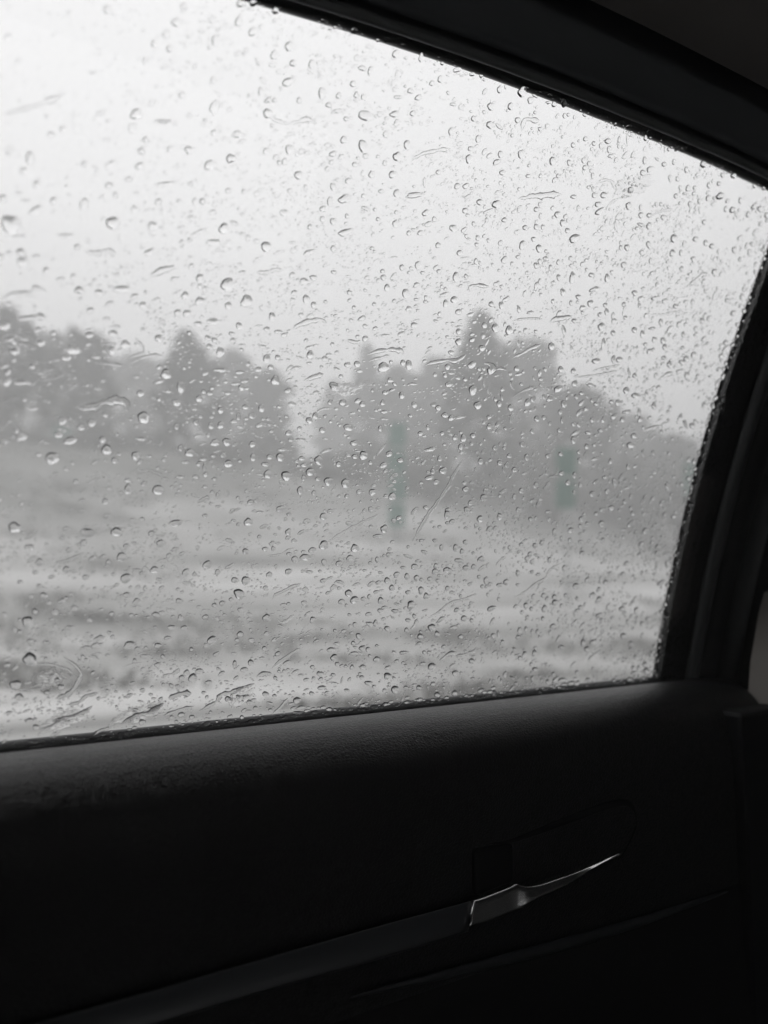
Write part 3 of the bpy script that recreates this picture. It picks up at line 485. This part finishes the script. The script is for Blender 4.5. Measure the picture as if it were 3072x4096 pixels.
# runs and streaks: path points then width
STREAKS = {(0, 0): "550 1625 640 1640 700 1625 750 1640 26|20 740 180 700 330 650 420 600 30|1000 780 1050 790 1115 782 20",
(1024, 0): "1000 1050 1040 1020 1100 990 1180 975 1260 960 20|80 760 200 800 330 775 400 800 26",
(2048, 0): "62 850 80 785 110 775 175 785 28|40 1285 120 1275 220 1262 320 1258 36|540 1195 600 1165 650 1180 665 1230 18|620 1330 680 1290 760 1270 14|900 1400 960 1370 1040 1355 14",
(0, 1024): "5 275 80 245 190 235 230 205 300 225 24|110 405 200 397 250 388 300 395 34|970 125 1040 100 1090 85 1130 60 36|490 985 560 985 640 965 700 945 770 930 815 960 825 1010 44|835 705 900 668 980 645 1060 648 16|870 525 915 570 930 620 840 655 14|250 1080 330 1045 420 1025 8|880 1425 940 1390 1000 1400 1060 1425 16|0 950 60 930 130 915 16|700 460 750 455 790 458 12|650 575 700 570 760 572 12|1280 1600 1320 1575 1360 1562 26|600 690 700 700 800 710 16",
(1024, 1024): "235 470 300 440 410 414 460 435 28|590 545 640 557 680 552 26|310 805 370 785 440 765 28|720 640 800 615 900 605 945 615 955 640 28|730 685 800 660 870 640 18|1090 710 1150 690 1250 675 1310 675 1360 640 26|1475 700 1505 705 1525 725 1515 770 34|1540 745 1580 730 1625 742 20|1385 235 1392 195 1430 190 1510 195 24|0 105 60 105 130 90 175 92 26|1345 1310 1320 1350 1275 1430 1230 1520 1130 1655 1060 1770 1015 1850 24|390 1010 440 990 490 990 18|840 885 860 880 885 865 20",
(2048, 1024): "1095 215 1150 190 1200 150 1235 120 1290 130 20|240 430 285 405 310 405 390 390 24|300 415 305 440 310 460 14|900 378 1000 375 1110 355 14|940 805 1000 772 1050 757 20|845 1135 900 1115 960 1095 18|0 665 60 635 120 600 190 575 22|0 915 60 880 160 840 18|300 1365 282 1415 225 1440 14|240 1438 270 1430 305 1430 18|520 745 620 720 700 705 16|400 790 540 770 690 745 16|0 420 90 405 200 408 14",
(0, 2048): "1045 1080 1090 1055 1140 1040 1165 1010 18|570 940 620 920 660 915 18|425 1250 500 1235 560 1195 640 1170 22|330 1360 450 1330 540 1295 600 1260 24|1290 1290 1400 1230 1430 1180 1500 1170 1560 1140 1650 1110 26|1500 1175 1502 1205 1500 1240 14|600 1450 640 1420 720 1395 20|780 1380 880 1320 980 1290 1060 1240 30|1090 1210 1160 1180 1240 1172 34|410 935 470 985 525 1040 500 1110 440 1180 360 1210 28|230 980 330 990 430 1020 490 1060 18|350 330 440 310 550 265 22|160 175 200 150 250 125 20|800 1000 860 985 920 975 10|250 1420 320 1390 390 1350 18|1060 1320 1160 1280 1260 1260 20",
(1024, 2048): "450 200 520 160 620 100 720 55 800 10 17|105 565 130 535 210 495 290 460 20|1110 690 1180 650 1260 590 1360 560 1430 530 16|1000 765 1032 730 1050 690 20|1190 965 1240 925 1300 905 24|1290 935 1400 905 1430 870 18|0 1070 60 1045 100 1050 28|100 1015 170 960 220 920 290 885 19|100 1320 160 1260 210 1205 16|890 1265 935 1240 955 1195 18|640 1270 670 1230 700 1195 10|1555 355 1575 325 1620 290 18|60 290 160 270 250 230 16|130 690 170 720 250 665 18",
(2048, 2048): "10 550 70 525 150 470 215 430 240 390 250 370 320 330 17|490 970 520 935 575 895 16|640 740 690 742 740 745 8"}
FILMS = {(1024, 1024): "590 865 370 105 14", (2048, 0): "790 1200 300 190 15", (0, 1024): "120 560 300 200 0|230 760 420 150 5", (0, 2048): "420 1350 420 150 22|900 1300 420 130 22|320 1090 300 170 10|660 110 300 90 5|1560 1190 220 110 30"}
def tiles(D):
    for (ox, oy), s in D.items():
        for e in s.split('|'): yield [float(a) for a in e.split()], ox, oy
def dome(pix, centre, H, alpha, rings, jit=0.0, seed=0.0, plateau=None, lean=0.0):
    """closed water body over a pixel outline on the pane: verts (world), faces, index of the flat underside"""
    P = [on_glass(x, y, -DQ) for x, y in pix]; c = on_glass(*centre, -DQ); k = len(P); V = []; F = []
    ca, sa = math.cos(alpha), math.sin(alpha); ex = []
    for x, y in pix:                                       # water pushed back by the wind: steep towards the upper left, flat behind
        dx, dy = x-centre[0], y-centre[1]; ex.append(1 + lean*sm(0.35, 0.9, 0.5-0.5*(-0.85*dx-0.53*dy)/max(math.hypot(dx, dy), 1e-6)))
    for r in range(rings):
        s = 1 - (r/rings)**1.7 if plateau is None else 1-r/rings
        h = (math.sqrt(max(0, 1-(s*sa)**2))-ca)/(1-ca) if plateau is None else sm(0, 1, (1-s)/plateau)
        for p, x_ in zip(P, ex):
            q = c.lerp(p, s); e = 1.0
            if jit: e = 1 + jit*(mnoise.noise(Vector((q.x*260+seed, q.z*330, 0))) + 0.6*mnoise.noise(Vector((q.x*700, q.z*700+seed, 4)))) * (1 if plateau is None else 1.6)
            V.append(q + GN*(H*h**x_*max(e, 0.12) if r else 0))
    V.append(c + GN*H)
    for r in range(rings-1):
        for j in range(k): F.append((r*k+j, r*k+(j+1) % k, (r+1)*k+(j+1) % k, (r+1)*k+j))
    for j in range(k): F.append(((rings-1)*k+j, (rings-1)*k+(j+1) % k, len(V)-1))
    F.append(tuple(range(k-1, -1, -1)))
    return V, F
def outward(V, F):
    """make the first faces look out of the car"""
    a, b_, c = (Vector(V[i]) for i in F[0][:3])
    return F if (b_-a).cross(c-a).dot(GN) > 0 else [f[::-1] for f in F]
def water(name, V, F):
    F = outward(V, F); c = sum((Vector(p) for p in V), Vector())/len(V); c -= GN*(c-G0).dot(GN)
    o = mesh_obj(name, [Vector(p)-c for p in V], F, 'water', flat_from=len(F)-1); o.location = c; return o
SHAPES = []
for e, ox, oy in tiles(DROPS):
    cx, cy_, w_, h_ = ox+e[0]*SQ, oy+e[1]*SQ, e[2]*SQ, e[3]*SQ; rot = e[4] if len(e) > 4 else 0
    SHAPES.append((w_*h_, cx, cy_, w_/2, h_/2, rot))
SHAPES.sort(reverse=True)
def drop_outline(cx, cy_, a, b_, rot, k, rough):
    ph = [random.uniform(0, 6.28) for _ in range(4)]; out = []; t = -math.radians(rot); tear = random.uniform(-.1, .22)
    for j in range(k):
        f = 2*math.pi*j/k; r = 1 + rough*(0.5*math.cos(2*f+ph[0]) + 0.6*math.cos(3*f+ph[1]) + 0.35*math.cos(5*f+ph[2]))
        x = a*r*math.cos(f); y = b_*r*math.sin(f); x *= 1 + tear*y/b_
        out.append((cx + x*math.cos(t) - y*math.sin(t), cy_ + x*math.sin(t) + y*math.cos(t)))
    return out
def film_outline(cx, cy_, a, b_, rot, k):
    t = -math.radians(rot); out = []
    for j in range(k):
        f = 2*math.pi*j/k; c_, s_ = math.cos(f), math.sin(f)
        r = 0.82 + 0.35*mnoise.noise(Vector((c_*1.6+cx, s_*1.6, cy_))) + 0.30*mnoise.noise(Vector((c_*4+cx, s_*4, cy_+5))) + 0.16*mnoise.noise(Vector((c_*10, s_*10+cx, 3)))
        x, y = a*r*c_, b_*r*s_; out.append((cx + x*math.cos(t) - y*math.sin(t), cy_ + x*math.sin(t) + y*math.cos(t)))
    return out
def make_drop(a_, cx, cy_, a, b_, rot, k=24, rings=7):
    asp = max(a, b_)/min(a, b_); rough = random.uniform(.04, .15) + (0.07 if asp > 1.8 else 0)
    out = drop_outline(cx, cy_, a, b_, rot, k, rough); m_ = min(a, b_)*(on_glass(cx, cy_+1)-on_glass(cx, cy_)).length
    alpha = math.radians(random.uniform(44, 64)); H = m_*math.tan(alpha/2)
    return dome(out, (cx-a*random.uniform(-.08, .12), cy_-b_*random.uniform(-.12, .15)), H, alpha, rings, lean=random.uniform(.3, .95))
ROWS = [(420, 'high against the sky'), (800, 'in the upper sky'), (1200, 'in the lower sky'), (1600, 'level with the treetops'), (2000, 'level with the tree trunks'), (2400, 'over the bank'), (9999, 'low over the field')]
COLS = [(512, 'far left'), (1024, 'left'), (1536, 'centre left'), (2048, 'centre right'), (2560, 'right'), (9999, 'far right')]
ORD = ['largest', 'second largest', 'third largest', 'fourth largest', 'fifth largest', 'sixth largest', 'seventh largest', 'eighth largest', 'ninth largest', 'tenth largest', 'eleventh largest', 'twelfth largest', 'thirteenth largest', 'fourteenth largest', 'fifteenth largest']
def where_on_pane(x, y): return next(t for lim, t in ROWS if y < lim), next(t for lim, t in COLS if x < lim)
rank = {}; NBIG = 300
SV, SF, SFLAT = [], [], []
def add_small(V, F):
    F = outward(V, F); k = len(SV); SV.extend(V); SF.extend([tuple(i+k for i in f) for f in F]); SFLAT.append(len(SF)-1)
for i, s in enumerate(SHAPES):
    if i < NBIG:
        a, b_ = s[3], s[4]; r = a/b_; kind = 'round' if 0.75 < r < 1.33 and s[5] == 0 else ('upright oval' if r <= 0.75 else ('slanting oval' if s[5] else ('flat oval' if r < 2.6 else 'long flat')))
        cell = (kind, *where_on_pane(s[1], s[2])); j = rank.get(cell, 0); rank[cell] = j+1
        o = water('raindrop', *make_drop(*s))
        tag(o, f'{ORD[j]} {kind} raindrop {cell[1]}, {cell[2]} of the window', 'raindrop', 'raindrops on the side window')
    else: add_small(*make_drop(*s, k=16, rings=4))
def ribbon(pts, width, seed, head):
    P = resample([Vector((x, y, 0)) for x, y in pts], max(10, int(sum(math.dist(pts[i], pts[i+1]) for i in range(len(pts)-1))/7))); n_ = len(P); V = []; F = []; m_ = 9
    px1 = (on_glass(P[n_//2].x, P[n_//2].y+1)-on_glass(P[n_//2].x, P[n_//2].y)).length
    for i, p in enumerate(P):
        t = P[min(i+1, n_-1)]-P[max(i-1, 0)]; t.normalize(); nn = Vector((-t.y, t.x, 0)); f = i/(n_-1)
        wv = width/2*1.5*(0.62 + 0.55*mnoise.noise(Vector((i*0.33+seed, seed, 0))) + 0.55*abs(mnoise.noise(Vector((i*0.55, seed, 7)))))
        wv *= min(1, 5*f+0.12, 5*(1-f)+0.12)*(1+0.5*(head if f > 0.7 else 0)*(f-0.7)/0.3 - 0.25*(1-f)); p = p + nn*width*0.28*mnoise.noise(Vector((i*0.21, seed, 3)))
        for j in range(m_):
            s = -1+2*j/(m_-1); h = wv*px1*(0.33 if width > 12 else 0.22)*(1-s*s)**0.9
            V.append(on_glass(p.x+nn.x*wv*s, p.y+nn.y*wv*s, -DQ) + GN*h)
    for i in range(n_-1):
        for j in range(m_-1): F.append((i*m_+j, i*m_+j+1, (i+1)*m_+j+1, (i+1)*m_+j))
    F.append(tuple([i*m_ for i in range(n_)] + [i*m_+m_-1 for i in range(n_-1, -1, -1)]))
    return V, F
srank = {}; runs = []
for e, ox, oy in tiles(STREAKS):
    pts = [(ox+e[i]*SQ, oy+e[i+1]*SQ) for i in range(0, len(e)-1, 2)]; runs.append((sum(math.dist(pts[i], pts[i+1]) for i in range(len(pts)-1)), pts, e[-1]*SQ))
runs.sort(key=lambda t: -t[0])
for i, (ln, pts, w_) in enumerate(runs):
    V, F = ribbon(pts, w_, i*3.7+1, 1 if i % 2 else 0.2); o = water('water_streak', V, F)
    mid = pts[len(pts)//2]; cell = where_on_pane(*mid); j = srank.get(cell, 0); srank[cell] = j+1
    tag(o, f'{ORD[j].replace("largest", "longest")} wriggling water streak {cell[0]}, {cell[1]} of the window', 'water streak', 'runs of water on the side window')
frank = {}
for e, ox, oy in tiles(FILMS):
    cx, cy_, a, b_, rot = ox+e[0]*SQ, oy+e[1]*SQ, e[2]*SQ/2, e[3]*SQ/2, e[4]
    V, F = dome(film_outline(cx, cy_, a, b_, rot, 96), (cx, cy_), 0.00014, 0.5, 22, 1.3, cx, 0.9); o = water('water_film', V, F)
    cell = where_on_pane(cx, cy_); j = frank.get(cell, 0); frank[cell] = j+1
    tag(o, f'{["wide", "second wide", "third wide", "fourth wide"][j]} thin rippled patch of water {cell[0]}, {cell[1]} of the window', 'water film', 'patches of running water on the side window')

# fine spray: thousands of small beads scattered in drifts over the pane
occ = {}
def free(x, y, r):
    gx, gy = int(x//40), int(y//40)
    for i in range(gx-2, gx+3):
        for j in range(gy-2, gy+3):
            for X, Y, R_ in occ.get((i, j), ()):
                if (X-x)**2+(Y-y)**2 < (R_+r)**2*0.9: return False
    return True
def occupy(x, y, r): occ.setdefault((int(x//40), int(y//40)), []).append((x, y, r))
for s in SHAPES: occupy(s[1], s[2], (s[3]+s[4])/2)
for ln, pts, w_ in runs:
    for p in resample([Vector((x, y, 0)) for x, y in pts], max(4, int(ln/14))): occupy(p.x, p.y, w_*0.55)
side_l = sorted((py, px) for px, py in side_px); top_l = sorted(top_px)
def side_x(y): return float(np.interp(y, [a for a, _ in side_l], [b_ for _, b_ in side_l]))
def top_y(x): return float(np.interp(x, [a for a, _ in top_l], [b_ for _, b_ in top_l]))
def bead(x, y, r, asp, rot):
    out = drop_outline(x, y, r*asp**0.5, r/asp**0.5, rot, 10 if r > 3.5 else 7, random.uniform(.03, .15) if random.random() < .75 else .26); m_ = r/asp**0.5*(on_glass(x, y+1)-on_glass(x, y)).length
    al = math.radians(random.uniform(28, 62)); add_small(*dome(out, (x-r*0.06, y), m_*math.tan(al/2), al, 4 if r > 4 else 3, lean=random.uniform(.2, 1.0)))
def scatter(count, rmin, rmax, dens):
    n_ = 0
    for _ in range(count):
        x, y = random.uniform(-40, 3120), random.uniform(-40, 3010)
        if x > side_x(y)+80 or y < top_y(x)-40 or y > 3004-0.1108*x: continue
        if random.random() > dens(x, y): continue
        r = rmin*(rmax/rmin)**(random.random()**1.7)
        if not free(x, y, r*0.95): continue
        occupy(x, y, r); bead(x, y, r, math.exp(abs(random.gauss(0, .35)))*(1.0 if random.random() < .7 else random.uniform(1.3, 2.2)), random.gauss(12, 18) if x < 1900 else random.gauss(60, 30)); n_ += 1
    return n_
def drift(x, y, f): return mnoise.noise(Vector((x*f*0.6+y*f*0.25, y*f*1.7-x*f*0.3, 2.2)))
def d_mid(x, y):
    wgt = 0.10 + 0.22*sm(900, 1700, y) + 0.45*sm(300, 1700, x + 0.25*y) + 0.35*sm(1700, 2700, x)
    return wgt*(0.55 + 0.9*drift(x, y, 0.006))
def d_fine(x, y):
    wgt = 0.10 + 0.22*sm(900, 1700, y) + 0.45*sm(200, 1500, x+0.3*y) + 0.4*sm(1600, 2600, x)
    return wgt*max(0, 0.42 + 1.5*drift(x, y, 0.010))
n1 = scatter(8500, 7.0, 14.0, d_mid)
n2 = scatter(42000, 3.2, 6.5, d_fine)
n2 += scatter(36000, 1.9, 3.2, d_fine)
# beads packed along the end channel, the top seal and the sill
n3 = 0
for _ in range(2800):
    y = random.uniform(900, 2720); x = side_x(y) + random.uniform(-60, 75); r = random.uniform(5, 10)
    if x < 3110 and free(x, y, r): occupy(x, y, r); bead(x, y, r, 1.2, 70); n3 += 1
for _ in range(900):
    x = random.uniform(-20, 2640); y = 3004-0.1108*x - abs(random.gauss(0, 14)); r = random.uniform(5, 13)
    if free(x, y, r*0.7): occupy(x, y, r*0.7); bead(x, y, r, 1.9, 10); n3 += 1
print('beads', n1, n2, n3, 'streaks', len(runs))
me = bpy.data.meshes.new('fine_spray')
me.from_pydata([tuple(p) for p in SV], [], SF); me.update()
sm_ = np.ones(len(SF), dtype=bool); sm_[SFLAT] = False; me.polygons.foreach_set('use_smooth', sm_); me.materials.append(M['water'])
o = bpy.data.objects.new('fine_spray', me); C.objects.link(o); tag(o, 'fine spray of tiny beads drifting over the whole pane', 'rain spray', kind='stuff')

# beads hanging on the inner lip of the top seal
V, F = [], []
for _ in range(420):
    i = int(59*random.betavariate(3.2, 1.6)); p = path[i].lerp(path[min(i+1, 59)], random.random()); B, I = top_axes(i); T = B.cross(I).normalized()
    r = random.uniform(.00018, .00060)*(0.7+0.6*random.random()); c = p + B*random.uniform(.0012, .0019) + I*random.uniform(.0048, .0076); k = len(V)
    for (hh, rr_) in ((0.0, 1.0), (0.5, 0.82), (0.85, 0.45)):
        for j in range(8): V.append(c - B*hh*r*0.8 + (T*math.cos(j*math.pi/4)*1.2 + I*math.sin(j*math.pi/4))*r*rr_)
    V.append(c - B*r*0.85)
    for a in range(2):
        for j in range(8): F.append((k+a*8+j, k+a*8+(j+1) % 8, k+a*8+8+(j+1) % 8, k+a*8+8+j))
    for j in range(8): F.append((k+16+j, k+16+(j+1) % 8, k+24))
o = mesh_obj('seal_beads', V, F, 'water'); tag(o, 'tiny beads of water clinging to the top window seal', 'water beads', kind='stuff')


# ------------------------------------------------------------------ rain haze: one closed box of pale air round everything
o = boxm('haze', (-305, -205, -1.5), (305, 305, 15), 'line'); o.data.materials.clear()
m = bpy.data.materials.new('rain_haze'); m.use_nodes = True; n = m.node_tree.nodes; n.clear()
pv = n.new('ShaderNodeVolumePrincipled'); pv.inputs['Color'].default_value = (0.98, 0.98, 0.98, 1); pv.inputs['Density'].default_value = 0.031; pv.inputs['Anisotropy'].default_value = 0.2
oo = n.new('ShaderNodeOutputMaterial'); m.node_tree.links.new(pv.outputs[0], oo.inputs['Volume']); o.data.materials.append(m)
tag(o, 'pale rain haze over the whole field', 'haze', kind='stuff')
